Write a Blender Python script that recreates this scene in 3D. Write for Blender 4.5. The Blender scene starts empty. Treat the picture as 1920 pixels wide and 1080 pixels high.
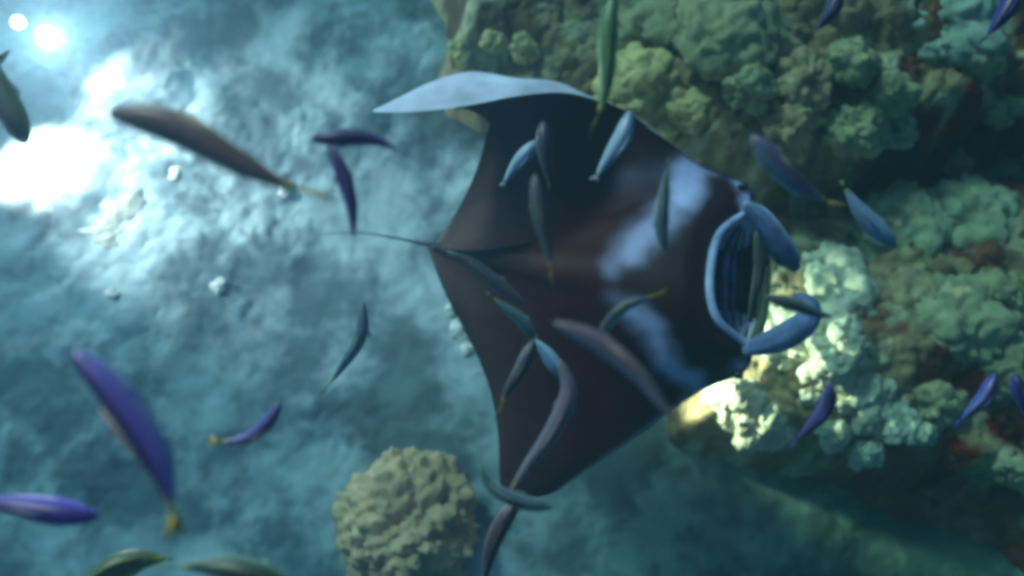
import bpy, bmesh, math, random
import numpy as np
from mathutils import Vector, Matrix, noise

random.seed(7); np.random.seed(7)
R = math.radians
sc = bpy.context.scene
COL = sc.collection

# ------------------------------------------------------------------ camera
TILT = R(20); CAM = np.array((0.0, -2.912, 8.0)); TF = math.tan(R(30))
cd = bpy.data.cameras.new('camera'); cam = bpy.data.objects.new('camera', cd); COL.objects.link(cam)
cam.location = CAM; cam.rotation_euler = (TILT, 0, 0)
cd.sensor_width = 36; cd.lens = 18 / TF; cd.clip_start = 0.02; cd.clip_end = 400
cd.dof.use_dof = True; cd.dof.focus_distance = 4.2; cd.dof.aperture_fstop = 0.9
sc.camera = cam

# ------------------------------------------------------------------ light
SUN_EL, SUN_AZ = R(40), R(-40)          # azimuth from +y (top of the picture) towards +x
w = bpy.data.worlds.new('World'); sc.world = w; w.use_nodes = True
nt = w.node_tree; bg = nt.nodes['Background']
sky = nt.nodes.new('ShaderNodeTexSky'); sky.sky_type = 'NISHITA'; sky.sun_disc = False
sky.sun_elevation = SUN_EL; sky.sun_rotation = SUN_AZ
nt.links.new(sky.outputs[0], bg.inputs[0]); bg.inputs[1].default_value = 0.038
sl = bpy.data.lights.new('sun', 'SUN'); sl.energy = 1.5; sl.angle = R(10); sl.color = (1, 0.96, 0.88)
so = bpy.data.objects.new('sun', sl); COL.objects.link(so)
sdir = Vector((math.cos(SUN_EL) * math.sin(SUN_AZ), math.cos(SUN_EL) * math.cos(SUN_AZ), math.sin(SUN_EL)))
so.rotation_euler = sdir.to_track_quat('Z', 'Y').to_euler()
so.location = (-4, 5, 20)

vs = sc.view_settings; vs.view_transform = 'Standard'; vs.look = 'None'; vs.gamma = 1; vs.use_curve_mapping = False
vs.exposure = 1.0
cy = sc.cycles
cy.use_denoising = True
cy.max_bounces = 5; cy.diffuse_bounces = 2; cy.glossy_bounces = 2; cy.transmission_bounces = 2
cy.volume_bounces = 2; cy.transparent_max_bounces = 8
cy.pixel_filter_type = 'BLACKMAN_HARRIS'; cy.filter_width = 4.0
cy.caustics_reflective = False; cy.caustics_refractive = False; cy.sample_clamp_indirect = 4

# ------------------------------------------------------------------ pixel helpers (photo pixels 1920x1080)
F = np.array((0, math.sin(TILT), -math.cos(TILT))); U = np.array((0, math.cos(TILT), math.sin(TILT))); X = np.array((1.0, 0, 0))
def ray(px, py):
    return F + X * ((px - 960) / 960 * TF) + U * ((540 - py) / 960 * TF)
def PZ(px, py, z):
    d = ray(px, py); return CAM + d * ((z - CAM[2]) / d[2])
def PD(px, py, dep):
    return CAM + ray(px, py) * dep
def to_px(p):
    v = np.asarray(p) - CAM
    dep = v @ F
    return 960 + (v @ X) / dep / TF * 960, 540 - (v @ U) / dep / TF * 960

# ------------------------------------------------------------------ materials
def mat(name, base=(.3, .3, .3), rough=.7, var=.3, scale=6, attr=None, bump=.3, bscale=30, spec=.3, base2=None, sss=0, blotch=None):
    m = bpy.data.materials.new(name); m.use_nodes = True
    n = m.node_tree; L = n.links; b = n.nodes['Principled BSDF']
    b.inputs['Roughness'].default_value = rough; b.inputs['Specular IOR Level'].default_value = spec
    tc = n.nodes.new('ShaderNodeTexCoord')
    nz = n.nodes.new('ShaderNodeTexNoise'); nz.inputs['Scale'].default_value = scale; nz.inputs['Detail'].default_value = 6
    nz.inputs['Roughness'].default_value = .62
    L.new(tc.outputs['Object'], nz.inputs['Vector'])
    if attr:
        src = n.nodes.new('ShaderNodeAttribute'); src.attribute_name = attr; col = src.outputs['Color']
    else:
        mx0 = n.nodes.new('ShaderNodeMix'); mx0.data_type = 'RGBA'
        mx0.inputs['A'].default_value = (*base, 1); mx0.inputs['B'].default_value = (*(base2 or base), 1)
        n2 = n.nodes.new('ShaderNodeTexNoise'); n2.inputs['Scale'].default_value = scale * .33; n2.inputs['Detail'].default_value = 4
        L.new(tc.outputs['Object'], n2.inputs['Vector'])
        r2 = n.nodes.new('ShaderNodeMapRange'); r2.inputs['From Min'].default_value = .42; r2.inputs['From Max'].default_value = .6
        L.new(n2.outputs['Fac'], r2.inputs['Value']); L.new(r2.outputs['Result'], mx0.inputs['Factor'])
        col = mx0.outputs['Result']
    mr = n.nodes.new('ShaderNodeMapRange'); mr.inputs['From Min'].default_value = .3; mr.inputs['From Max'].default_value = .7
    mr.inputs['To Min'].default_value = 1 - var; mr.inputs['To Max'].default_value = 1 + var
    L.new(nz.outputs['Fac'], mr.inputs['Value'])
    mul = n.nodes.new('ShaderNodeVectorMath'); mul.operation = 'SCALE'
    L.new(col, mul.inputs[0]); L.new(mr.outputs['Result'], mul.inputs['Scale'])
    L.new(mul.outputs['Vector'], b.inputs['Base Color'])
    if bump:
        bn = n.nodes.new('ShaderNodeTexNoise'); bn.inputs['Scale'].default_value = bscale; bn.inputs['Detail'].default_value = 5
        L.new(tc.outputs['Object'], bn.inputs['Vector'])
        bp = n.nodes.new('ShaderNodeBump'); bp.inputs['Strength'].default_value = bump; bp.inputs['Distance'].default_value = .02
        L.new(bn.outputs['Fac'], bp.inputs['Height']); L.new(bp.outputs['Normal'], b.inputs['Normal'])
    return m

def emis(name, col, s):
    m = bpy.data.materials.new(name); m.use_nodes = True; n = m.node_tree
    b = n.nodes['Principled BSDF']; b.inputs['Emission Color'].default_value = (*col, 1); b.inputs['Emission Strength'].default_value = s
    return m

# ------------------------------------------------------------------ mesh helpers
def mesh_obj(name, verts, faces, m, parent=None, colors=None, smooth=True, origin=None):
    verts = np.asarray(verts, float)
    if origin is not None: verts = verts - np.asarray(origin)
    me = bpy.data.meshes.new(name)
    me.from_pydata(verts.tolist(), [], [list(map(int, f)) for f in faces] if not isinstance(faces, np.ndarray) else faces.tolist()); me.update()
    if smooth: me.polygons.foreach_set('use_smooth', [True] * len(me.polygons))
    for q in (m if isinstance(m, (list, tuple)) else [m]): me.materials.append(q)
    if colors is not None:
        a = me.color_attributes.new('tint', 'FLOAT_COLOR', 'POINT')
        c = np.ones((len(verts), 4)); c[:, :3] = colors
        a.data.foreach_set('color', c.ravel())
    o = bpy.data.objects.new(name, me); COL.objects.link(o)
    if origin is not None and parent is None: o.location = origin
    if parent is not None: o.parent = parent
    return o
def empty(name, loc):
    o = bpy.data.objects.new(name, None); COL.objects.link(o); o.location = loc; o.empty_display_size = .1; return o
def tag(o, label=None, cat=None, group=None, kind=None):
    if label: o['label'] = label
    if cat: o['category'] = cat
    if group: o['group'] = group
    if kind: o['kind'] = kind
    return o
def grid_faces(nu, nv, off=0, wrap_u=False):
    i = np.arange(nv - 1)[:, None]; ju = nu if wrap_u else nu - 1
    j = np.arange(ju)[None, :]; j2 = (j + 1) % nu
    return (np.stack([i * nu + j, i * nu + j2, (i + 1) * nu + j2, (i + 1) * nu + j], -1).reshape(-1, 4) + off)
def catmull(P, n):
    P = np.asarray(P, float); Q = np.concatenate([[2 * P[0] - P[1]], P, [2 * P[-1] - P[-2]]]); out = []
    for i in range(1, len(Q) - 2):
        p0, p1, p2, p3 = Q[i - 1:i + 3]
        for k in range(n):
            t = k / n
            out.append(.5 * (2 * p1 + (p2 - p0) * t + (2 * p0 - 5 * p1 + 4 * p2 - p3) * t * t + (3 * p1 - p0 - 3 * p2 + p3) * t ** 3))
    out.append(P[-1]); return np.array(out)
def resample(P, n):
    P = catmull(P, 12); d = np.r_[0, np.cumsum(np.linalg.norm(np.diff(P, axis=0), axis=1))]
    t = np.linspace(0, d[-1], n); return np.stack([np.interp(t, d, P[:, k]) for k in range(P.shape[1])], 1)
def unit(v): return v / (np.linalg.norm(v, axis=-1, keepdims=True) + 1e-12)
def tube(P, rad, seg=10, flat=1.0, upv=(0, 0, 1)):
    P = np.asarray(P, float); n = len(P); rad = np.broadcast_to(rad, n)
    T = unit(np.gradient(P, axis=0)); S = unit(np.cross(T, np.asarray(upv, float))); N = np.cross(S, T)
    a = np.linspace(0, 2 * math.pi, seg, endpoint=False)
    V = P[:, None] + rad[:, None, None] * (S[:, None] * np.cos(a)[None, :, None] + N[:, None] * np.sin(a)[None, :, None] * flat)
    V = V.reshape(-1, 3); Fc = grid_faces(seg, n, 0, True).tolist()
    V = np.concatenate([V, [P[0], P[-1]]]); c0, c1 = n * seg, n * seg + 1
    for j in range(seg):
        Fc.append([c0, (j + 1) % seg, j]); Fc.append([c1, (n - 1) * seg + j, (n - 1) * seg + (j + 1) % seg])
    return V, Fc
def ell(c, r, nu=14, nv=10, rot=None):
    V = []
    for i in range(nv + 1):
        th = math.pi * i / nv
        for j in range(nu):
            ph = 2 * math.pi * j / nu; V.append((math.sin(th) * math.cos(ph) * r[0], math.sin(th) * math.sin(ph) * r[1], math.cos(th) * r[2]))
    V = np.array(V)
    if rot is not None: V = V @ np.asarray(rot).T
    return V + np.asarray(c), grid_faces(nu, nv + 1, 0, True).tolist()
def merge(parts):
    V = []; Fc = []; o = 0
    for v, f in parts:
        V.append(v); Fc += [[i + o for i in q] for q in f]; o += len(v)
    return np.concatenate(V), Fc

# ------------------------------------------------------------------ numpy noise
def hsh(i, j, s):
    h = np.sin(i * 127.1 + j * 311.7 + s * 74.7) * 43758.5453
    return h - np.floor(h)
def domes(x, y, cell, seed, rmin=.55, rmax=.95):
    gx = np.floor(x / cell); gy = np.floor(y / cell); out = np.zeros_like(x)
    for di in (-1, 0, 1):
        for dj in (-1, 0, 1):
            i = gx + di; j = gy + dj
            cx = (i + .15 + .7 * hsh(i, j, seed)) * cell; cyy = (j + .15 + .7 * hsh(i, j, seed + 1)) * cell
            r = cell * (rmin + (rmax - rmin) * hsh(i, j, seed + 2)); a = .45 + .55 * hsh(i, j, seed + 3)
            d2 = ((x - cx) ** 2 + (y - cyy) ** 2) / r ** 2
            out = np.maximum(out, a * np.sqrt(np.clip(1 - d2, 0, 1)) * r / cell)
    return out
def vnoise(x, y, s, seed):
    x = x / s; y = y / s; i = np.floor(x); j = np.floor(y); fx = x - i; fy = y - j
    fx = fx * fx * (3 - 2 * fx); fy = fy * fy * (3 - 2 * fy)
    return (hsh(i, j, seed) * (1 - fx) + hsh(i + 1, j, seed) * fx) * (1 - fy) + (hsh(i, j + 1, seed) * (1 - fx) + hsh(i + 1, j + 1, seed) * fx) * fy - .5
def fbm(x, y, s, seed, o=4, g=.5):
    r = 0; a = 1
    for k in range(o):
        r = r + a * vnoise(x * math.cos(k) + y * math.sin(k), y * math.cos(k) - x * math.sin(k), s, seed + k * 7); s *= .5; a *= g
    return r
def sstep(a, b, x):
    t = np.clip((x - a) / (b - a), 0, 1); return t * t * (3 - 2 * t)
def sdpoly(x, y, poly):      # positive inside
    d = np.full(x.shape, 1e9); ins = np.zeros(x.shape, bool); n = len(poly)
    for k in range(n):
        ax, ay = poly[k]; bx, by = poly[(k + 1) % n]; ex, ey = bx - ax, by - ay
        t = np.clip(((x - ax) * ex + (y - ay) * ey) / (ex * ex + ey * ey + 1e-9), 0, 1)
        d = np.minimum(d, np.hypot(x - ax - t * ex, y - ay - t * ey))
        c = ((ay > y) != (by > y)) & (x < (bx - ax) * (y - ay) / ((by - ay) if by != ay else 1e-9) + ax)
        ins ^= c
    return np.where(ins, d, -d)
def wpoly(pts, z): return [tuple(PZ(px, py, z)[:2]) for px, py in pts]

# ------------------------------------------------------------------ seabed
UP = wpoly([(800, 20), (850, 120), (960, 190), (1120, 250), (1300, 330), (1420, 345), (1560, 330), (1680, 270), (1800, 235), (1960, 170), (2500, 60), (2500, -500), (760, -500)], 1.1)
LO = wpoly([(1260, 380), (1500, 370), (1700, 360), (1960, 300), (2500, 250), (2500, 1040), (2100, 960), (1900, 900), (1760, 870), (1640, 880), (1480, 850), (1370, 830), (1290, 790), (1270, 600)], .7)
SL = wpoly([(1240, 400), (2700, 200), (2700, 1200), (2100, 1140), (1920, 1075), (1750, 1000), (1620, 960), (1530, 900), (1400, 860), (1260, 800)], .1)
def sand_h(x, y):
    px = x
    h = .14 * fbm(x, y, 1.9, 3, 3) + .022 * fbm(x, y, .35, 11, 3, .6)
    rub = sstep(-.1, .35, fbm(x, y, 1.3, 21, 3) + .25 * sstep(-.5, -3.2, x) + .12 * sstep(.6, 1.8, y))
    h = h + rub * (.075 * domes(x + .2 * fbm(x, y, .4, 5), y + .2 * fbm(x, y, .4, 6), .42, 31) + .012 * domes(x, y, .13, 41) + .05 * fbm(x, y, .3, 7, 3)) + .005 * fbm(x, y, .06, 51, 2)
    return h
def reef_h(x, y):
    wx = x + .12 * fbm(x, y, .5, 61, 3); wy = y + .12 * fbm(x, y, .5, 71, 3)
    e = .18 * fbm(x, y, .6, 81, 3)
    su = sdpoly(x, y, UP) + e + .35 * fbm(x, y, .9, 85, 3); sl_ = sdpoly(x, y, LO) + e; ss = sdpoly(x, y, SL) + e
    hu = 1.35 * sstep(-.12, .3, su) + .25 * sstep(.3, 1.6, su)
    hl = .75 * sstep(-.15, .25, sl_) + .2 * sstep(.2, 1.0, sl_)
    hs = .34 * sstep(-.35, .6, ss)
    b = np.maximum(np.maximum(hu, hl), hs) - .25
    m = np.maximum(sstep(-.2, .1, su), np.maximum(sstep(-.2, .1, sl_), .5 * sstep(-.2, .3, ss)))
    b = b + m * (.30 * domes(wx, wy, .62, 91, .5, .8) + .17 * domes(wx * 1.1, wy, .26, 101) + .095 * domes(wx, wy * 1.1, .105, 111) + .04 * domes(wx, wy, .05, 115) + .02 * fbm(x, y, .07, 121, 2) + .3 * fbm(x, y, .9, 131, 2))
    return b
def surf(x, y):
    x = np.array([float(x)]); y = np.array([float(y)]); return float(max(sand_h(x, y)[0], reef_h(x, y)[0]))

def axis(lo, hi, step, ext):
    core = np.arange(lo, hi + step, step); out = []; d = step
    while d < 400 and (not out or out[-1] < ext): d *= 1.28; out.append((out[-1] if out else 0) + d)
    out = np.array(out); return np.concatenate([lo - out[::-1], core, core[-1] + out])
gx = axis(-6.4, 6.4, .021, 110); gy = axis(-3.6, 5.2, .021, 110)
Xg, Yg = np.meshgrid(gx, gy)
Zg = sand_h(Xg, Yg)
m_sand = mat('pale_sand', attr='tint', base= (.46, .47, .44), rough=.95, var=.28, scale=2.6, base2=(.22, .24, .24), bump=.12, bscale=22, spec=.1)
V = np.stack([Xg, Yg, Zg], -1).reshape(-1, 3)
cl = sstep(-.35, .4, fbm(Xg, Yg, .9, 201, 5, .72))[..., None]
reefside = sstep(-.5, 2.6, Xg + .5 * fbm(Xg, Yg, .8, 211, 3))[..., None]        # sand tint turns greener and darker on the reef side
sc_ = np.array((.115, .15, .16)) * (1 - cl) + np.array((.37, .43, .45)) * cl
sc_ = sc_ * (1 - reefside) + sc_ * np.array((.52, .80, .56)) * reefside
o = mesh_obj('sandy_seabed', V, grid_faces(len(gx), len(gy)), m_sand, colors=sc_.reshape(-1, 3))
tag(o, 'pale blue lit sand and rubble seabed', kind='structure')

rx = np.arange(-1.6, 8.4, .019); ry = np.arange(-4.2, 6.6, .019)
Xr, Yr = np.meshgrid(rx, ry); Zr = reef_h(Xr, Yr)
keep = (Zr > sand_h(Xr, Yr) - .12)
# ragged colours: pale turf, olive, shade of crevices and slopes painted in dark maroon
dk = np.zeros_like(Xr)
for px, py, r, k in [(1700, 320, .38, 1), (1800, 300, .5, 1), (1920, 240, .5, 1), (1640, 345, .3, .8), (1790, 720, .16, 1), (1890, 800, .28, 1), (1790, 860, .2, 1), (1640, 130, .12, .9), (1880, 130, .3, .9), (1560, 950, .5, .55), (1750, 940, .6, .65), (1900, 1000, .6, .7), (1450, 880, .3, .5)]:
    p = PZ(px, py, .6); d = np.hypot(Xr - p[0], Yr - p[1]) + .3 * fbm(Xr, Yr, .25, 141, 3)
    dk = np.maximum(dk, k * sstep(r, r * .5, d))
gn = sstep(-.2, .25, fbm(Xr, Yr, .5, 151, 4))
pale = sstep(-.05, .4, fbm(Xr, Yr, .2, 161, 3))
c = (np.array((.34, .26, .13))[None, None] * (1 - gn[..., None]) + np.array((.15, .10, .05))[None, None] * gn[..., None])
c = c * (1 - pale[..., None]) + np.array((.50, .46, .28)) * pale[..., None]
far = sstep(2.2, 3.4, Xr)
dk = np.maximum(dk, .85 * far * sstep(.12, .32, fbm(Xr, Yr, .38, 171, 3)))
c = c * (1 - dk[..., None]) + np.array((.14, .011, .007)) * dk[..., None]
fc = grid_faces(len(rx), len(ry)); kf = keep.ravel()[fc].any(1); fc = fc[kf]
used = np.unique(fc); remap = np.zeros(Xr.size, int); remap[used] = np.arange(len(used))
V = np.stack([Xr, Yr, Zr], -1).reshape(-1, 3)[used]
m_reef = mat('reef_rock', attr='tint', rough=.9, var=.42, scale=9, bump=.8, bscale=35, spec=.1)
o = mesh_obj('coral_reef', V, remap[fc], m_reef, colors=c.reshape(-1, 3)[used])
tag(o, 'lumpy green and maroon coral reef', kind='structure')

# ------------------------------------------------------------------ coral heads
def ico(sub):
    bm = bmesh.new(); bmesh.ops.create_icosphere(bm, subdivisions=sub, radius=1)
    v = np.array([q.co[:] for q in bm.verts]); f = [[a.index for a in q.verts] for q in bm.faces]; bm.free(); return v, f
ICO5, ICO6 = ico(5), ico(6)
def lobes3(v, k, seed, amp, pw=2):
    rng = np.random.RandomState(seed); c = unit(rng.normal(size=(k, 3)))
    best = np.concatenate([(v[q:q + 4000] @ c.T).max(1) for q in range(0, len(v), 4000)]); ang = np.arccos(np.clip(best, -1, 1)); s = 2.1 / math.sqrt(k)
    return amp * np.sqrt(np.clip(1 - (ang / s) ** 2, 0, 1))
def coral(px, py, rpx, zoff, label, col, k=60, flat=.75, seed=0, amp=.22, big=False, group=None, cat='coral', name='coral', squash=(1, 1)):
    z = .8
    for _ in range(6):
        p = PZ(px, py, z); z = .5 * z + .5 * (surf(p[0], p[1]) + zoff - (0 if rpx > 100 or rpx < 30 else rpx * .0018))
    p = PZ(px, py, z); dep = (p - CAM) @ F; r = rpx / 1663 * dep
    v, f = ICO6 if big else ICO5
    rng = np.random.RandomState(seed + 5)
    rad = 1 + lobes3(v, max(5, k // 7), seed, amp * 1.7) + lobes3(v, k, seed + 1, amp) + lobes3(v, k * 5, seed + 2, amp * (.45 if big else .8)) + lobes3(v, k * 14, seed + 3, amp * .3)
    rough_ = .22 if big or amp < .05 else 1
    nz_ = np.array([noise.noise(Vector(q * 1.6 + seed)) * .45 * rough_ + noise.noise(Vector(q * 6 + seed)) * .12 + noise.noise(Vector(q * 15 + seed)) * .06 for q in v])
    vv = v * (rad + nz_)[:, None] * r / (1 + amp * 1.2) * np.array((squash[0], squash[1], flat))
    m = mat('coral_' + str(seed), col, .85, .35, 9 / max(r, .1) * .3, base2=tuple(q * .72 for q in col), bump=.5, bscale=40, spec=.15)
    o = mesh_obj(name, vv, f, m); o.location = p; o.rotation_euler = (0, 0, rng.uniform(0, 6))
    return tag(o, label, cat, group)
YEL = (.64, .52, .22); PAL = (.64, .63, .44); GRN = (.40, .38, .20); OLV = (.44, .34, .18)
coral(764, 985, 122, .05, 'large round knobbly brown coral head standing alone on the bottom sand', (.68, .44, .25), 330, .85, 1, .12, True)
coral(862, 100, 22, .1, 'small yellow coral knob at the left end of the upper reef', YEL, 12, 1, 2)
coral(925, 78, 20, .1, 'pale yellow coral knob second from the upper reef left end', YEL, 10, 1, 3)
coral(985, 92, 24, .08, 'long pale coral knob just above the white wing fold', YEL, 12, 1, 4)
coral(1200, 170, 66, .1, 'broad yellow green coral beside the green fish tail', YEL, 60, .8, 5, .25)
coral(1285, 205, 40, .12, 'yellow coral lump above the manta shoulder', YEL, 26, .8, 6, .25)
coral(1245, 245, 22, .12, 'small tan coral lump touching the manta leading edge', YEL, 12, .9, 7)
coral(1365, 70, 92, .1, 'big smooth green coral mound at the top of the reef', GRN, 60, .7, 8, .14)
coral(1215, 55, 60, .0, 'dim green coral mound behind the top groove', GRN, 40, .7, 9, .18)
coral(1400, 165, 44, .15, 'pale green coral lump under the big green mound', GRN, 30, .8, 10, .25)
coral(1500, 150, 50, .15, 'rough olive coral in the middle of the upper reef', OLV, 36, .9, 11, .28)
coral(1475, 245, 48, .15, 'olive coral lump above the grey blue fish', OLV, 36, .9, 12, .28)
coral(1590, 120, 40, .15, 'upright pale coral left of a small red hollow', GRN, 24, 1, 13, .28)
coral(1600, 240, 44, .12, 'pale green coral on the brink above the red crevice', GRN, 24, 1, 14, .28)
coral(1680, 245, 30, .12, 'light coral lobe jutting over the red crevice', (.42, .46, .33), 14, 1, 15, .28)
coral(1780, 40, 88, .15, 'large pale green coral mound in the top right', (.40, .47, .34), 70, .7, 16, .14)
coral(1830, 105, 40, .15, 'light coral lobe under the top right mound', GRN, 20, .9, 17, .25)
coral(1670, 170, 38, .12, 'round green coral lobe right of the small red hollow', GRN, 20, .9, 18, .25)
coral(1880, 200, 32, .0, 'dim coral lobe by the right edge of the crevice', GRN, 20, .9, 19, .25)
coral(1790, 300, 26, .1, 'dark green coral finger inside the red crevice', OLV, 10, 1.1, 20, .25)
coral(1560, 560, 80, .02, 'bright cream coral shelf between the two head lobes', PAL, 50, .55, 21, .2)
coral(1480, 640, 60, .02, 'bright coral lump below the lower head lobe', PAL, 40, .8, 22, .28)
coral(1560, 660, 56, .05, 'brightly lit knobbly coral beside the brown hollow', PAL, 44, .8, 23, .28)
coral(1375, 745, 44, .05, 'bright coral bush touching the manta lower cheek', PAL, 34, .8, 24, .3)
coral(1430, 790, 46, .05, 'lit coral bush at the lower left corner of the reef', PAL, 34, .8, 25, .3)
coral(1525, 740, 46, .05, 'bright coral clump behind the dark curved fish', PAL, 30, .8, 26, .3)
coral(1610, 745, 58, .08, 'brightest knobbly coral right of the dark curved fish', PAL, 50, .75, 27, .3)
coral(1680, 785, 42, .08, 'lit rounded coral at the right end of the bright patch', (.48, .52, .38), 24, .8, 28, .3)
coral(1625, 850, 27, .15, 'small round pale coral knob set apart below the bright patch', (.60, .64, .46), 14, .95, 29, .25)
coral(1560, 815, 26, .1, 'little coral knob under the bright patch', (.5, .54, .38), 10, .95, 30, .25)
coral(1755, 760, 40, .08, 'green coral lump left of the blue fish', GRN, 24, .8, 31, .3)
coral(1735, 815, 18, .12, 'tiny pale coral knob near two maroon urchins', (.45, .5, .36), 8, .95, 32, .25)
coral(1700, 420, 76, .05, 'smooth blue green coral below the red crevice', (.38, .41, .24), 40, .6, 33, .16)
coral(1830, 420, 80, .05, 'blue green coral mound at the right under the crevice', (.38, .41, .24), 44, .6, 34, .16)
coral(1790, 600, 76, .05, 'broad dull green coral on the lower reef', (.38, .39, .22), 60, .65, 35, .2)
coral(1690, 560, 64, .02, 'olive coral right of the bright shelf', OLV, 50, .65, 36, .25)
coral(1880, 680, 56, .05, 'dull green coral by the right edge of the lower reef', GRN, 40, .7, 37, .25)
coral(1870, 555, 48, .05, 'greenish coral lump under the round maroon urchin', GRN, 30, .7, 38, .25)
coral(1900, 870, 40, .05, 'green coral between dark red hollows at the right edge', GRN, 24, .8, 39, .25)
coral(795, 400, 66, -.10, 'smooth pale boulder coral under the manta trailing edge', (.50, .56, .50), 14, .5, 40, .04, cat='coral boulder', name='coral_boulder')
coral(330, 560, 90, -.12, 'low pale rubble mound on the sand at left', (.42, .42, .40), 60, .35, 41, .1, cat='rock', name='rock')
coral(700, 560, 66, -.1, 'dim low rock on the sand left of the manta', (.28, .30, .30), 30, .35, 42, .1, cat='rock', name='rock')
coral(240, 450, 80, -.08, 'brightly lit rock below the blown out lamp light', (.46, .44, .38), 60, .55, 43, .22, cat='rock', name='rock')
coral(470, 380, 70, -.18, 'pale rubble rock under the long grey fish', (.42, .42, .40), 50, .35, 44, .1, cat='rock', name='rock')
for i, (px, py, r, lb) in enumerate([(530, 357, 8, 'white pebble by the grey fish tail'), (408, 536, 9, 'white pebble in the middle of the left sand'), (212, 549, 7, 'white pebble under the lit rock'), (330, 322, 9, 'white pebble below the grey fish belly'), (845, 578, 8, 'upper white chip beside the manta rear edge'), (862, 622, 13, 'long white chip beside the manta rear edge'), (876, 655, 8, 'lower white chip beside the manta rear edge')]):
    coral(px, py, r * 1.15, .004, lb, (.70, .68, .64), 8, .38, 60 + i, .55, cat='pebble', name='pebble')

def urchin(px, py, rpx, label, seed):
    z = .8
    for _ in range(6):
        p = PZ(px, py, z); z = .5 * z + .5 * (surf(p[0], p[1]) + .12)
    p = PZ(px, py, z); r = rpx / 1663 * ((p - CAM) @ F)
    root = empty('sea_urchin', p - np.array((0, 0, r * .5))); off = np.array((0, 0, r * .5))
    m = mat('urchin_' + str(seed), (.07, .018, .015), .5, .3, 30, bump=.3)
    v, f = ell(off, (r * .55, r * .55, r * .42)); mesh_obj('shell', v, f, m, root)
    rng = np.random.RandomState(seed); ps = []
    for d in unit(rng.normal(size=(70, 3)) + np.array((0, 0, .5))):
        ps.append(tube([off + d * r * .4, off + d * r * .8, off + d * r * 1.05], [r * .07, r * .05, r * .008], 5, upv=(.3, .2, .9)))
    v, f = merge(ps); mesh_obj('spines', v, f, m, root, smooth=False)
    tag(root, label, 'sea urchin', 'maroon urchins on the reef')
urchin(1865, 495, 22, 'round dark red urchin on the blue green coral at right', 1)
urchin(1790, 862, 24, 'dark red urchin in the shade at the reef foot', 2)
urchin(1890, 792, 26, 'largest maroon urchin by the right edge', 3)
urchin(1640, 118, 16, 'small maroon urchin in the upper reef hollow', 4)

# ------------------------------------------------------------------ manta ray
ST = [  # five points from rear edge to front edge: (px, py, z)
 [(700,209,2.90),(700,208,2.92),(702,206,2.96),(700,207,2.98),(698,210,3.0)],
 [(738,208,2.75),(742,198,2.80),(752,184,2.90),(750,196,2.98),(745,211,3.02)],
 [(800,204,2.55),(806,182,2.66),(818,155,2.85),(815,180,3.00),(808,207,3.05)],
 [(872,205,2.38),(880,168,2.55),(886,139,2.80),(886,166,3.00),(882,197,3.06)],
 [(915,228,2.28),(932,185,2.45),(958,151,2.76),(968,162,2.95),(970,180,3.02)],
 [(911,256,2.18),(962,208,2.35),(1022,165,2.66),(1044,158,2.80),(1050,174,2.90)],
 [(903,290,2.08),(968,252,2.20),(1035,208,2.42),(1085,181,2.62),(1118,187,2.76)],
 [(889,330,1.98),(975,300,2.12),(1062,262,2.32),(1130,226,2.50),(1185,213,2.64)],
 [(868,375,1.90),(975,352,2.06),(1080,320,2.26),(1170,282,2.46),(1250,264,2.58)],
 [(848,410,1.84),(968,396,2.04),(1095,370,2.24),(1210,330,2.44),(1318,312,2.54)],
 [(828,442,1.80),(962,430,2.04),(1110,412,2.26),(1260,370,2.46),(1400,346,2.55)],
 [(814,455,1.78),(960,450,2.06),(1110,440,2.30),(1260,412,2.50),(1408,388,2.55)],
 [(807,460,1.77),(958,470,2.08),(1110,475,2.32),(1240,460,2.53),(1350,438,2.66)],
 [(804,467,1.77),(956,490,2.08),(1105,515,2.34),(1230,525,2.55),(1331,522,2.72)],
 [(808,477,1.77),(958,512,2.06),(1108,550,2.32),(1240,580,2.53),(1345,598,2.66)],
 [(813,493,1.77),(958,535,2.04),(1110,585,2.28),(1265,635,2.46),(1408,656,2.52)],
 [(822,520,1.77),(955,560,2.00),(1105,620,2.20),(1250,675,2.36),(1392,700,2.44)],
 [(842,565,1.77),(960,610,1.94),(1090,665,2.08),(1210,705,2.20),(1325,728,2.28)],
 [(868,615,1.74),(965,660,1.86),(1075,712,1.98),(1175,745,2.06),(1262,768,2.10)],
 [(897,672,1.68),(975,712,1.78),(1055,755,1.86),(1130,790,1.92),(1200,815,1.94)],
 [(922,742,1.60),(975,775,1.66),(1030,808,1.71),(1085,835,1.75),(1135,858,1.76)],
 [(934,815,1.48),(970,838,1.53),(1005,860,1.56),(1045,880,1.58),(1082,893,1.58)],
 [(936,880,1.38),(960,893,1.40),(985,905,1.41),(1012,915,1.42),(1038,924,1.42)],
 [(938,915,1.30),(948,920,1.30),(960,926,1.30),(972,932,1.30),(985,938,1.30)]]
LOWLIP = {11: (1412, 392, 2.50), 12: (1430, 450, 2.34), 13: (1436, 525, 2.28), 14: (1428, 600, 2.30), 15: (1410, 652, 2.47)}
NU, NV = 12, 9
S = np.array([[PZ(*q) for q in s] for s in ST]); nst = len(S)
low = np.array([PZ(*LOWLIP[i]) if i in LOWLIP else S[i, -1] for i in range(nst)])
Mid = np.array([catmull(s, NU) for s in S])                        # stations x u
Mid = np.stack([catmull(Mid[:, k], NV) for k in range(Mid.shape[1])], 1)   # v x u x 3
low = catmull(low, NV)
nv, nu = Mid.shape[:2]
du = np.gradient(Mid, axis=1); dv = np.gradient(Mid, axis=0); Nn = unit(np.cross(dv, du))
if Nn[nv // 2, nu // 2, 2] < 0: Nn = -Nn
s_ = np.arange(nv) / NV; u = np.linspace(0, 1, nu)
T = .018 + .15 * np.exp(-((s_ - 13.2) / 2.9) ** 2) + .03 * np.exp(-((s_ - 13) / 6) ** 2)
T *= sstep(0, 2, s_) * .8 + .2
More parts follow.
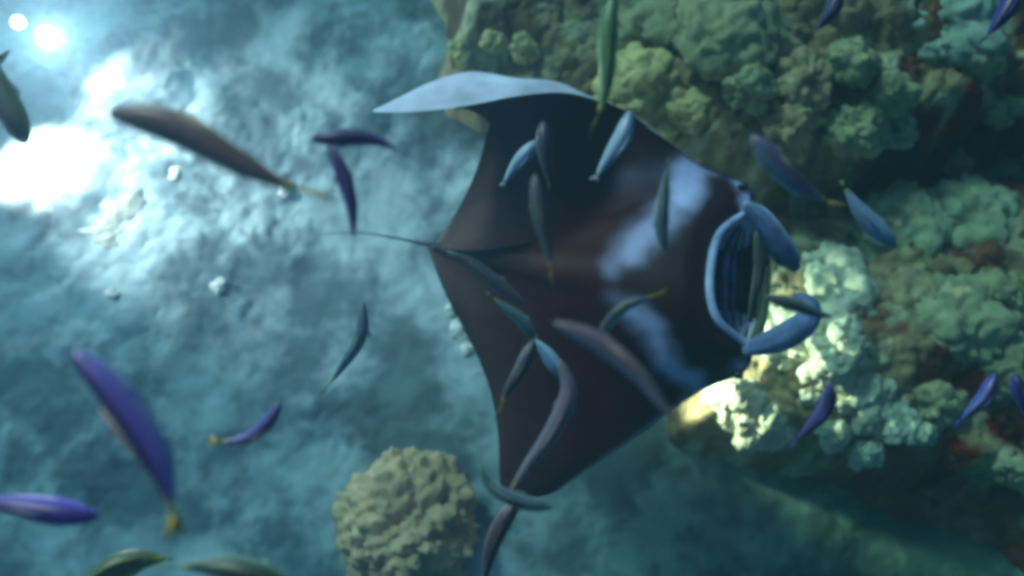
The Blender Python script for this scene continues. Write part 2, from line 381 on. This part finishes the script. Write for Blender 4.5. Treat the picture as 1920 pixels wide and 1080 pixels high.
gape = np.clip(1 - np.abs(s_ - 13) / 2.05, 0, 1); gape = np.sqrt(gape)
prof_n = np.sin(np.pi * np.clip(u, 0, 1) ** .8) ** .8
prof_h = np.sin(np.pi * .5 * np.clip(u * 1.35, 0, 1)) ** .9
hw = sstep(9.3, 11, s_) * sstep(16.9, 15.2, s_)
prof = prof_n[None] * (1 - hw[:, None]) + prof_h[None] * hw[:, None] * (1 - .35 * sstep(.75, 1, u))[None]
prof = prof * sstep(0, .12, u)[None]
th = T[:, None] * prof
ridge = .05 * np.exp(-((s_ - 13.2) / 1.0) ** 2)[:, None] * sstep(0, .2, u)[None] * sstep(.75, .4, u)[None]
edge_thin = 1 - sstep(.9, 1, u)[None] * (1 - .0 * hw[:, None])
top = Mid + Nn * ((th * .75 + ridge) * edge_thin)[..., None]
bot = Mid - Nn * (th * .9 * edge_thin)[..., None]
blend = (sstep(.6, 1, u)[None] * (gape > 0)[:, None])
bot = bot + (low - Mid[:, -1])[:, None] * blend[..., None]
# mouth lining
lin = []
for i in range(nv):
    a, b = top[i, -1], bot[i, -1]; g = gape[i]
    q = catmull([a, a + np.array((-.30, 0, -.10)) * g, a + np.array((-.42, 0, -.30)) * g, b + np.array((-.30, 0, -.06)) * g, b], 5)[1:-1]
    lin.append(q)
lin = np.array(lin); nl = lin.shape[1]
sec = np.concatenate([top, lin, bot[:, ::-1]], 1); ns = sec.shape[1]
Vm = sec.reshape(-1, 3)
pxs, pys = to_px(Vm)
kind = np.tile(np.r_[np.zeros(nu), np.ones(nl), np.full(nu, 2)], nv)
def cap(ax, ay, bx, by, r, soft):
    ex, ey = bx - ax, by - ay; t = np.clip(((pxs - ax) * ex + (pys - ay) * ey) / (ex * ex + ey * ey + 1e-9), 0, 1)
    d = np.hypot(pxs - ax - t * ex, pys - ay - t * ey) + wob; return sstep(r + soft, r - soft, d)
wob = np.array([noise.noise(Vector((a / 28, b / 28, 0))) for a, b in zip(pxs, pys)]) * 11
marks = [(1292,318,1285,362,32,14,1),(1330,318,1300,310,12,10,.7),(1255,400,1180,470,27,18,.72),(1285,370,1235,425,20,16,.7),(1165,475,1150,500,16,16,.5),(1170,335,1250,325,16,24,.16),
         (1388,340,1408,366,13,6,1.0),(1185,585,1225,620,20,16,.75),(1225,625,1250,680,20,14,.75),(1255,690,1305,712,18,12,.8),(1150,560,1185,580,14,16,.3),(1385,690,1402,700,14,12,.5),(1395,372,1405,385,9,6,.6)]
wmark = np.zeros(len(Vm))
for ax, ay, bx, by, r, soft, k in marks: wmark = np.maximum(wmark, k * cap(ax, ay, bx, by, r, soft * 1.35))
DARK = np.array((.050, .0022, .0035)); WHT = np.array((.50, .51, .78)); BEL = np.array((.74, .70, .86)); LIN = np.array((.16, .25, .42))
cc = np.zeros((len(Vm), 3)); k0 = kind == 0
cc[:] = DARK
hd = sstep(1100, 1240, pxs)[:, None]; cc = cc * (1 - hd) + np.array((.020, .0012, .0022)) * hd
greyish = sstep(1120, 830, pxs)[:, None] * .6 * (1 + .5 * np.array([noise.noise(Vector(q * np.array((2.2, 5, 5)))) for q in Vm]))[:, None]
cc = cc * (1 - greyish) + np.array((.13, .058, .05)) * greyish  # sheen and haze from the left lamps painted as greyer rear skin
cc = cc * (1 - wmark[:, None]) + WHT * wmark[:, None]
rimm = sstep(.955, .985, np.tile(np.r_[u, np.zeros(nl + nu)], nv))[:, None] * np.repeat((s_ > 16.5) & (s_ < 23), ns)[:, None] * .35
cc = cc * (1 - rimm) + np.array((.2, .3, .45)) * rimm
spk = np.array([noise.noise(Vector(q * 28)) for q in Vm]) > .18
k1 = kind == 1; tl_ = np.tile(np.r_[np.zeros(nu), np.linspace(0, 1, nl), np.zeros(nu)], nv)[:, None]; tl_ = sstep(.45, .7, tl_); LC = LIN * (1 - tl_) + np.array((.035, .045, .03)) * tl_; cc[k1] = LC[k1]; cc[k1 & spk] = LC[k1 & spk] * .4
k2 = kind == 2
bw = np.array([noise.noise(Vector(q * 3)) for q in Vm])
cc[k2] = BEL * (1 + .25 * bw[k2])[:, None]
fm = grid_faces(ns, nv, 0, True)
org = PZ(1080, 520, 2.1)
root = empty('manta_ray', org)
tag(root, 'large dark manta ray with pale shoulder patches, gaping mouth and one white upturned wingtip', 'manta ray')
m_manta = mat('manta_skin', attr='tint', rough=.62, var=.22, scale=5, bump=.15, bscale=60, spec=.22)
mesh_obj('body', Vm - org, fm, m_manta, root, colors=cc)
# lips
iv = [i for i in range(nv) if gape[i] > 0]
ring = np.concatenate([[Mid[i, -1] * .0 + top[i, -1] for i in iv], [bot[i, -1] for i in iv[::-1]]])
ringu = top[iv, -1]; ringl = bot[iv, -1]
m_lip = mat('manta_lip', (.36, .42, .64), .6, .35, 8, base2=(.56, .62, .82), bump=.2, spec=.25)
m_lowlip = mat('manta_lower_lip', (.05, .07, .05), .6, .3, 8, base2=(.09, .11, .07), bump=.2, spec=.2)
v, f = tube(resample(ringu, 60) - org, .022 + .008 * np.sin(np.linspace(0, math.pi, 60)), 12, 1.0); mesh_obj('upper_lip', v, f, m_lip, root)['label'] = 'pale blue upper lip'
v, f = tube(resample(ringl, 60) - org, .035, 12); mesh_obj('lower_lip', v, f, m_lowlip, root)['label'] = 'dark olive lower lip'
# gill plates inside the mouth
m_plate = mat('gill_blue', (.13, .20, .38), .6, .5, 14, base2=(.05, .08, .16), bump=.4)
m_plate2 = mat('gill_olive', (.05, .055, .03), .6, .4, 14, base2=(.02, .02, .02), bump=.4)
for k, (t, dz, rr) in enumerate([(.30, -.10, .026), (.46, -.11, .022), (.60, -.10, .020), (.80, -.07, .018)]):
    Pg = ringu[4:-4] * (1 - t) + ringl[4:-4] * t + np.array((0, 0, dz)); Pg = resample(Pg, 40)
    wv_ = np.sin(np.linspace(0, math.pi, 40)) ** .5 * (1 + .25 * np.array([noise.noise(Vector((q * .4, k * 3, 0))) for q in range(40)])) + .05
    v, f = tube(Pg - org, rr * wv_ * (1, .8, .55, .7)[k], 8); mesh_obj('gill_plate', v, f, m_plate if k < 2 else m_plate2, root)
# cephalic lobes: rolled, tapering fins
m_lobe = mat('manta_lobe', attr='tint', rough=.55, var=.25, scale=10, bump=.2, spec=.3)
def lobe(path, wid, roll0, roll1, col_in, col_out, arc=3.9, label=None):
    P = resample([PZ(*q) for q in path], 34); n = len(P); Tn = unit(np.gradient(P, axis=0))
    ref = np.array((0, 0, 1.0)); Sd = unit(np.cross(Tn, ref)); Nd = np.cross(Sd, Tn); V = []; Cc = []; m_ = 22
    wv = np.interp(np.linspace(0, 1, n), np.linspace(0, 1, len(wid)), wid)
    for side in (0, 1):
        for i in range(n):
            r0 = roll0 + (roll1 - roll0) * i / (n - 1)
            for j in range(m_):
                a = r0 + (j / (m_ - 1) - .5) * arc
                rr = wv[i] * (1 + .10 * noise.noise(Vector((i * .22, j * .3, wid[1] * 90)))) * (1 + (.16 if side else 0) * math.sin(math.pi * j / (m_ - 1)))
                V.append(P[i] + (Sd[i] * math.cos(a) + Nd[i] * math.sin(a)) * rr)
                q = .5 + .5 * noise.noise(Vector(V[-1]) * 7)
                eg = abs(2 * j / (m_ - 1) - 1) ** 7 * .8 + (.35 if i < 3 else 0); Cc.append((np.array(col_out if side else col_in) * (1 - eg) + np.array((.48, .56, .78)) * eg) * (.7 + .6 * q))
    V = np.array(V); Cc = np.array(Cc); f = grid_faces(m_, n).tolist(); f2 = [q[::-1] for q in grid_faces(m_, n, m_ * n).tolist()]
    e = []
    A = lambda i, j: i * m_ + j; B = lambda i, j: m_ * n + i * m_ + j
    for i in range(n - 1):
        e.append([A(i, 0), A(i + 1, 0), B(i + 1, 0), B(i, 0)]); e.append([A(i, m_ - 1), B(i, m_ - 1), B(i + 1, m_ - 1), A(i + 1, m_ - 1)])
    for j in range(m_ - 1):
        e.append([A(0, j + 1), A(0, j), B(0, j), B(0, j + 1)]); e.append([A(n - 1, j), A(n - 1, j + 1), B(n - 1, j + 1), B(n - 1, j)])
    o = mesh_obj('cephalic_lobe', V - org, f + f2 + e, m_lobe, root, colors=Cc)
    if label: o['label'] = label
lobe([(1395, 385, 2.55), (1425, 400, 2.60), (1458, 445, 2.60), (1494, 506, 2.52)], [.045, .07, .09, .098, .098, .085, .03], R(20), R(45), (.22, .28, .46), (.05, .07, .16), 2.5, 'upper rolled head fin hanging to the right')
lobe([(1394, 656, 2.50), (1440, 643, 2.58), (1490, 620, 2.62), (1517, 590, 2.64), (1506, 563, 2.64), (1484, 553, 2.62)], [.045, .075, .095, .09, .07, .012], R(70), R(95), (.34, .42, .64), (.12, .17, .33), 2.4, 'lower head fin curling inwards')
# eyes on the sides of the head
m_eye = mat('eye_black', (.01, .01, .012), .15, 0, 5, bump=0, spec=.6)
for q in ((1393, 350, 2.56), (1385, 703, 2.44)):
    v, f = ell(PZ(*q) - org, (.035, .03, .03)); mesh_obj('eye', v, f, m_eye, root)
# dorsal fin and tail
P = np.array([PZ(*q) for q in [(808, 462, 1.80), (850, 470, 1.92), (905, 472, 2.10), (960, 462, 2.20), (1010, 450, 2.22)]])
Pf = resample(P, 24); tt = np.linspace(0, 1, 24); hgt = .10 * np.sin(math.pi * tt ** .7)
V = []; 
for i in range(24):
    for a, b in ((-.012, 0), (-.006, hgt[i] * .7), (0, hgt[i]), (.006, hgt[i] * .7), (.012, 0)):
        V.append(Pf[i] + np.array((0, a - b * .25, b)))
m_fin = mat('manta_fin', (.10, .12, .17), .5, .3, 8, base2=(.05, .05, .07), bump=.1)
mesh_obj('dorsal_fin', np.array(V) - org, grid_faces(5, 24), m_fin, root)
P = resample([PZ(*q) for q in [(835, 462, 1.80), (800, 458, 1.78), (740, 446, 1.72), (680, 437, 1.68), (620, 438, 1.64), (550, 445, 1.6)]], 50)
v, f = tube(P - org, np.linspace(.024, .0, 50) ** 1.15 + .01 * np.exp(-np.linspace(0, 9, 50)), 8)
mesh_obj('tail', v, f, mat('manta_tail', (.05, .04, .05), .6, .2, 8, bump=0), root)

# ------------------------------------------------------------------ fish
m_fish = mat('fish_skin', attr='tint', rough=.38, var=.12, scale=30, bump=.08, bscale=160, spec=.45)
m_fishfin = mat('fish_fin', attr='tint', rough=.5, var=.15, scale=30, bump=0, spec=.3)
GRP = 'slim reef fish swimming around the manta'
def fish(path, wpx, L, label, back, side, belly, tail, roll=0, zfix=None, cat='fish', name='fish', ratio=1.25, tl=.16, tsz=1.0, stripe=None):
    path = np.array(path, float); pl = np.linalg.norm(np.diff(catmull(path, 8), axis=0), axis=1).sum()
    dep = 1663 * L / pl if zfix is None else zfix; L = pl * dep / 1663
    P = resample([PD(a, b, dep) for a, b in path], 46); n = 46
    c0 = P[n // 2].copy(); P = P - c0
    Tn = unit(np.gradient(P, axis=0)); up = unit(-(F) + 0 * U)
    W = wpx / 2 / 1663 * dep
    bl = 1 - tl; bi = int(n * bl); B = resample(P[:bi], 40); Tb = unit(np.gradient(B, axis=0))
    Sd = unit(np.cross(Tb, up)); Nd = np.cross(Sd, Tb)
    cr, sr = math.cos(R(roll)), math.sin(R(roll)); S2 = Sd * cr + Nd * sr; N2 = -Sd * sr + Nd * cr
    t = np.linspace(0, 1, 40)
    prof = np.where(t < .36, np.sin(np.clip(t / .36, 0, 1) * math.pi / 2) ** .62, np.cos(np.clip((t - .36) / .64, 0, 1) * math.pi / 2) ** .85)
    prof = prof * .93 + .07 * sstep(0, .05, t) + .05 * sstep(.7, 1, t); prof[0] = .04; prof[-1] = .13
    # apparent width is held at wpx whatever the roll
    k = 1 / math.sqrt(cr * cr + (ratio * sr) ** 2); w_ = W * k; h_ = w_ * ratio
    seg = 18; a = np.linspace(0, 2 * math.pi, seg, endpoint=False)
    V = B[:, None] + prof[:, None, None] * (S2[:, None] * np.cos(a)[None, :, None] * w_ + N2[:, None] * np.sin(a)[None, :, None] * h_)
    hh = np.sin(a)[None, :].repeat(40, 0)
    back, side, belly, tail = map(np.array, (back, side, belly, tail))
    wb = sstep(.35, .8, hh)[..., None]; wl = sstep(-.15, -.6, hh)[..., None]
    C = side * (1 - wb) + back * wb; C = C * (1 - wl) + belly * wl
    if stripe is not None:
        ws = (sstep(.22, .08, np.abs(hh - .22)))[..., None] * .8; C = C * (1 - ws) + np.array(stripe) * ws
    wt = sstep(.88, 1, t)[:, None, None]; C = C * (1 - wt) + tail * wt
    V = V.reshape(-1, 3); Fc = grid_faces(seg, 40, 0, True).tolist(); Fc.append(list(range(seg))[::-1]); Fc.append([39 * seg + j for j in range(seg)])
    rt = empty(name, c0); tag(rt, label, cat, GRP if cat == 'fish' else None)
    mesh_obj('body', V, Fc, m_fish, rt, colors=C.reshape(-1, 3))
    def finmesh(nm, pts, thick, nrm, col):      # outline -> thin solid
        pts = np.array(pts); c_ = pts.mean(0); n_ = len(pts); nrm = unit(np.array(nrm))
        V = np.concatenate([pts, pts, [c_ + nrm * thick], [c_ - nrm * thick]])
        f = [[2 * n_, j, (j + 1) % n_] for j in range(n_)] + [[2 * n_ + 1, (j + 1) % n_, j] for j in range(n_)]
        return mesh_obj(nm, V, f, m_fishfin, rt, colors=np.tile(col, (len(V), 1)))
    # tail fin, forked, upright plane = (T, N2)
    b0 = B[-1]; tv = unit(P[-1] - b0); tlen = np.linalg.norm(P[-1] - b0) + 1e-6; nn = N2[-1]; ss = S2[-1]
    th_ = h_ * 1.15 * tsz
    finmesh('tail_fin', [b0 + nn * h_ * .13, b0 + tv * tlen * .5 + nn * th_ * .62, b0 + tv * tlen + nn * th_ + ss * th_ * .1, b0 + tv * tlen * .62 + nn * th_ * .3, b0 + tv * tlen * .42,
            b0 + tv * tlen * .62 - nn * th_ * .3, b0 + tv * tlen - nn * th_ - ss * th_ * .1, b0 + tv * tlen * .5 - nn * th_ * .62, b0 - nn * h_ * .13], w_ * .09, ss, tail)
    if pl > 100:
        i0, i1, im = 13, 33, 20
        for nm, sg, c_ in (('dorsal_fin', 1, side * .5 + tail * .5 if back.max() < .3 else side), ('anal_fin', -1, belly * .6 + tail * .4)):
            a0 = i0 if sg > 0 else 24
            pts = [B[i] + sg * N2[i] * prof[i] * h_ * .93 for i in range(a0, i1, 2)]
            pts += [B[i] + sg * N2[i] * (prof[i] * h_ + h_ * .26 * math.sin(math.pi * min(1, (i - a0 + 2) / (i1 - a0 + 2)) ** .7)) for i in range(i1 - 2, a0 - 1, -3)]
            finmesh(nm, pts, w_ * .05, S2[im], c_)
        for sg in (-1, 1):
            i = 11; q = B[i] + sg * S2[i] * prof[i] * w_ * .93 - N2[i] * h_ * .25; tb = Tb[i]; l_ = L * .10
            finmesh('pectoral_fin', [q, q + tb * l_ * .5 + sg * S2[i] * l_ * .22, q + tb * l_ + sg * S2[i] * l_ * .22 - N2[i] * l_ * .1, q + tb * l_ * .75 - N2[i] * l_ * .25, q + tb * l_ * .2 - N2[i] * l_ * .2], w_ * .04, N2[i] + S2[i] * .3 * sg, side * .6 + belly * .4)
        for sg in (-1, 1):
            i = 4; q = B[i] + sg * S2[i] * prof[i] * w_ * .9 + N2[i] * h_ * .12 * prof[i]
            v, f = ell(q, (w_ * .17,) * 3, 8, 6); mesh_obj('eye', v, f, m_eye, rt)
    return rt
YT = (.42, .36, .03)
PUR = dict(back=(.030, .022, .10), side=(.095, .08, .37), belly=(.22, .34, .60), tail=YT)
NAV = dict(back=(.02, .02, .08), side=(.045, .045, .26), belly=(.10, .12, .40), tail=(.05, .06, .25))
GRY = dict(back=(.10, .09, .10), side=(.19, .185, .20), belly=(.34, .36, .40), tail=(.36, .30, .06))
TEA = dict(back=(.05, .10, .12), side=(.12, .22, .26), belly=(.28, .40, .46), tail=YT)
PBL = dict(back=(.10, .20, .32), side=(.26, .42, .55), belly=(.40, .55, .66), tail=(.30, .42, .45))
GRN_ = dict(back=(.06, .16, .08), side=(.10, .30, .14), belly=(.30, .42, .20), tail=(.35, .38, .04))
DUS = dict(back=(.04, .05, .08), side=(.07, .085, .12), belly=(.14, .17, .22), tail=(.2, .18, .05))
VIO = dict(back=(.12, .11, .15), side=(.23, .235, .30), belly=(.34, .35, .42), tail=(.30, .26, .10))
fish([(202, 210), (330, 240), (440, 300), (540, 348), (640, 376)], 66, .46, 'long grey fish with a dark side stripe and thin yellow tail', roll=38, tsz=.35, stripe=(.06, .045, .06), **GRY)
fish([(582, 262), (650, 258), (710, 265), (772, 297)], 31, .26, 'dark purple arched fish lying nearly level above another', **{**PUR, 'side': (.06, .045, .20), 'tail': (.05, .05, .2)})
fish([(616, 272), (640, 320), (660, 390), (663, 486)], 31, .28, 'slim violet blue fish hanging upright beside the manta tail', roll=15, **{**PUR, 'side': (.07, .06, .30), 'tail': (.06, .06, .25)})
fish([(136, 655), (215, 735), (290, 850), (322, 950), (330, 1018)], 64, .42, 'largest violet fish curving down to a yellow tail', roll=-48, tsz=.6, tl=.12, **PUR)
fish([(186, 968), (100, 958), (10, 944), (-90, 932)], 50, .34, 'bright violet fish entering at the lower left edge', **{**PUR, 'side': (.14, .10, .60), 'back': (.04, .03, .20)})
fish([(526, 753), (500, 795), (455, 825), (385, 826)], 27, .24, 'small curved blue fish with a faint yellow tail', roll=30, **PUR)
fish([(560, 1112), (470, 1074), (390, 1062), (290, 1064)], 56, .32, 'pale green fish with dark back cut by the bottom edge', roll=-20, tsz=.5, ratio=1.5, **{**GRN_, 'back': (.04, .08, .06), 'side': (.24, .42, .32), 'belly': (.36, .6, .5), 'tail': (.26, .38, .12)})
fish([(165, 1125), (215, 1072), (262, 1050), (322, 1048)], 62, .30, 'olive yellow fish half below the bottom edge behind the violet fish tail', roll=20, tl=.06, tsz=.4, ratio=1.5, **{**GRN_, 'back': (.08, .12, .06), 'side': (.15, .20, .09), 'belly': (.2, .28, .16), 'tail': (.26, .34, .08)})
fish([(681, 566), (676, 630), (640, 690), (597, 745)], 25, .30, 'faint teal fish over the sand left of the manta', zfix=5.6, **{**TEA, 'side': (.14, .21, .24), 'back': (.09, .14, .17)})
fish([(48, 270), (25, 215), (5, 160), (-10, 90)], 44, .30, 'dark backed olive fish half cut by the left edge', roll=40, **{**DUS, 'belly': (.22, .30, .14), 'side': (.10, .13, .08)})
fish([(1150, -15), (1140, 60), (1135, 170), (1103, 258)], 36, .40, 'green fish swimming straight up over the manta upper wing', **GRN_)
fish([(1182, 208), (1165, 260), (1112, 340)], 35, .26, 'broad pale blue fish slanting over the front of the upper wing', tl=.08, roll=30, **{**PBL, 'belly': (.45, .60, .62)})
fish([(1012, 262), (975, 300), (940, 350)], 28, .22, 'short pale blue fish slanting over the middle of the upper wing', tl=.08, roll=30, **PBL)
fish([(1018, 226), (1022, 290), (1030, 360)], 30, .24, 'dim dusky fish over the upper wing', **DUS)
fish([(1003, 325), (1012, 410), (1028, 470), (1034, 542)], 27, .30, 'slim dusky green fish with yellow tail over the manta back', **{**TEA, 'side': (.09, .13, .14), 'back': (.05, .07, .08)})
fish([(1247, 470), (1240, 420), (1246, 350), (1256, 285)], 27, .28, 'greenish grey fish crossing the pale shoulder patch', **{**TEA, 'side': (.13, .20, .19), 'tail': (.14, .18, .10)})
fish([(1122, 630), (1165, 580), (1205, 562), (1255, 545)], 24, .24, 'pale curved fish over the lower shoulder patch', roll=30, **{**TEA, 'side': (.18, .28, .30), 'belly': (.32, .42, .40)})
fish([(1036, 604), (1120, 640), (1200, 705), (1255, 775), (1320, 822)], 38, .40, 'long violet grey fish slanting across the lower wing', roll=20, **VIO)
fish([(1004, 634), (975, 598), (945, 575), (908, 545)], 24, .24, 'teal fish with olive tail on the manta lower back', **{**TEA, 'tail': (.16, .16, .06)})
fish([(1052, 706), (1030, 670), (1000, 632)], 30, .20, 'short pale blue fish tilted on the lower wing', roll=40, tl=.05, **PBL)
fish([(1002, 636), (978, 690), (950, 735), (932, 780)], 26, .26, 'dark teal fish pointing a yellow tail at the rear edge', **{**TEA, 'side': (.07, .11, .13), 'back': (.03, .05, .07)})
fish([(1048, 672), (1066, 735), (1035, 810), (985, 880), (945, 935)], 34, .46, 'long bent violet grey remora over the lower wingtip', name='remora', cat='remora', tl=.06, **VIO)
fish([(978, 930), (945, 975), (920, 1030), (905, 1110)], 34, .40, 'brownish remora below the lower wingtip beside the round coral', name='remora', cat='remora', tl=.06, **{**VIO, 'side': (.14, .12, .14), 'back': (.06, .04, .05)})
fish([(1036, 952), (970, 938), (915, 905), (893, 835)], 29, .30, 'teal curved fish just below the lower wingtip', **{**TEA, 'tail': (.12, .2, .12)})
fish([(985, 572), (930, 530), (880, 490), (825, 466)], 27, .46, 'slim grey remora lying along the manta back near its tail', name='remora', cat='remora', tl=.06, zfix=5.75, **{**VIO, 'side': (.10, .085, .10), 'back': (.07, .06, .07)})
fish([(1408, 252), (1450, 300), (1500, 350), (1585, 395)], 42, .34, 'grey blue fish above the upper head fin', roll=15, **{**PBL, 'side': (.13, .18, .26), 'back': (.05, .07, .12), 'tail': (.2, .22, .08)})
fish([(1680, 462), (1640, 425), (1605, 385), (1575, 335)], 38, .30, 'pale blue fish in front of the lower reef coral', roll=15, tl=.12, **{**PBL, 'side': (.18, .30, .34), 'tail': (.2, .28, .12)})
fish([(1432, 555), (1490, 572), (1540, 590), (1590, 594)], 24, .26, 'thin olive fish crossing in front of the lower head fin', **{**GRN_, 'side': (.10, .16, .12), 'back': (.05, .08, .08), 'tail': (.10, .13, .08)})
fish([(1418, 430), (1424, 500), (1410, 570), (1396, 640)], 22, .32, 'slim olive fish in front of the open mouth', zfix=4.6, **{**GRN_, 'side': (.045, .06, .045), 'back': (.03, .04, .04), 'belly': (.06, .08, .05), 'tail': (.06, .07, .04)})
fish([(1558, 712), (1550, 760), (1520, 800), (1470, 842)], 28, .28, 'dark navy curved fish against the brightly lit coral', **NAV)
fish([(1868, 700), (1845, 745), (1815, 775), (1785, 802)], 26, .26, 'blue fish in front of the right lower reef', roll=20, **{**NAV, 'side': (.06, .08, .34)})
fish([(1572, -20), (1560, 20), (1522, 66)], 30, .26, 'dim blue fish at the top edge above the reef', **{**NAV, 'side': (.04, .08, .14)})
fish([(1915, -30), (1880, 30), (1838, 82)], 34, .28, 'dark navy fish in the top right corner', **NAV)
fish([(1902, 700), (1914, 745), (1932, 800)], 26, .24, 'dark navy fish half cut by the right edge', **NAV)

# ------------------------------------------------------------------ dive lamps on the sand
m_house = mat('lamp_housing', (.03, .03, .035), .4, .1, 10, bump=0, spec=.5)
m_lens = emis('lamp_lens', (1.0, .72, .68), 22)
def dive_lamp(px, py, z, aim, size, energy, spot, label, blend=.6, lens=True, col=(1, .76, .72)):
    p = PZ(px, py, z); q = PZ(*aim); d = Vector(q - p).normalized()
    rt = empty('dive_lamp', p); tag(rt, label, 'dive lamp', 'dive lamps lighting the sand')
    rot = d.to_track_quat('Z', 'Y').to_matrix()
    def lathe(prof, seg=20):
        V = [tuple(rot @ Vector((r * math.cos(2 * math.pi * j / seg), r * math.sin(2 * math.pi * j / seg), z_))) for z_, r in prof for j in range(seg)]
        return np.array(V), grid_faces(seg, len(prof), 0, True).tolist()
    s = size
    v, f = lathe([(-2.6 * s, .01), (-2.6 * s, .5 * s), (-.9 * s, .5 * s), (-.5 * s, .95 * s), (-.05 * s, 1.08 * s), (0, 1.02 * s), (-.12 * s, .96 * s)]); mesh_obj('housing', v, f, m_house, rt)
    v, f = lathe([(-.06 * s, .95 * s), (.06 * s, .6 * s), (.09 * s, .001)]); mesh_obj('lens', v, f, m_lens, rt)
    h = [rot @ Vector((0, .5 * s, -2.2 * s)), rot @ Vector((0, 1.2 * s, -2.0 * s)), rot @ Vector((0, 1.2 * s, -1.2 * s)), rot @ Vector((0, .6 * s, -.9 * s))]
    v, f = tube(resample([np.array(a) for a in h], 14), .12 * s, 8, upv=(.5, .3, .2)); mesh_obj('handle', v, f, m_house, rt)
    ld = bpy.data.lights.new('lamp_beam', 'SPOT'); ld.energy = energy; ld.spot_size = R(spot); ld.spot_blend = blend; ld.shadow_soft_size = size * .8; ld.color = col
    lo = bpy.data.objects.new('lamp_beam', ld); COL.objects.link(lo); lo.location = p + np.array(d) * .12 * s * 1.2
    lo.rotation_euler = (-d).to_track_quat('Z', 'Y').to_euler()
    return rt
dive_lamp(-70, 235, .75, (72, 318, 0), .09, 620, 76, 'dive lamp held off the left edge, whitening the sand in front of it', .6, col=(1, .68, .60))
dive_lamp(-420, 60, 2.0, (400, 370, 0), .12, 1250, 54, 'added flood lamp unseen beyond the left edge, raking over the rubble', .9, col=(1, .80, .80))  # unseen flood added beside the edge lamp to spread light over the rubble
dive_lamp(84, 66, .42, (200, 125, .60), .09, 330, 125, 'glaring dive lamp on the sand near the upper left corner')
dive_lamp(34, 42, .5, (50, 80, 1.5), .06, 12, 90, 'smaller dive lamp beside it in the upper left corner')
dive_lamp(1060, 640, 1.10, (1640, 730, .55), .07, 470, 64, 'dive lamp lying under the manta, shining onto the reef', col=(1, .95, .68))

# ------------------------------------------------------------------ the water as haze
lo_, hi_ = (-60, -60, -2.2), (60, 60, 8.6)
bm = bmesh.new(); bmesh.ops.create_cube(bm, size=1)
for v in bm.verts: v.co = Vector([lo_[k] if v.co[k] < 0 else hi_[k] for k in range(3)])
me = bpy.data.meshes.new('haze'); bm.to_mesh(me); bm.free()
hz = bpy.data.objects.new('haze', me); COL.objects.link(hz)
tag(hz, 'blue green murky sea water', kind='stuff')
m = bpy.data.materials.new('sea_water'); m.use_nodes = True; n = m.node_tree
n.nodes.remove(n.nodes['Principled BSDF'])
pv = n.nodes.new('ShaderNodeVolumePrincipled'); pv.inputs['Color'].default_value = (.12, .20, .27, 1)
pv.inputs['Density'].default_value = .10; pv.inputs['Anisotropy'].default_value = .78
pv.inputs['Absorption Color'].default_value = (.04, .51, .66, 1)
n.links.new(pv.outputs[0], n.nodes['Material Output'].inputs['Volume'])
me.materials.append(m)
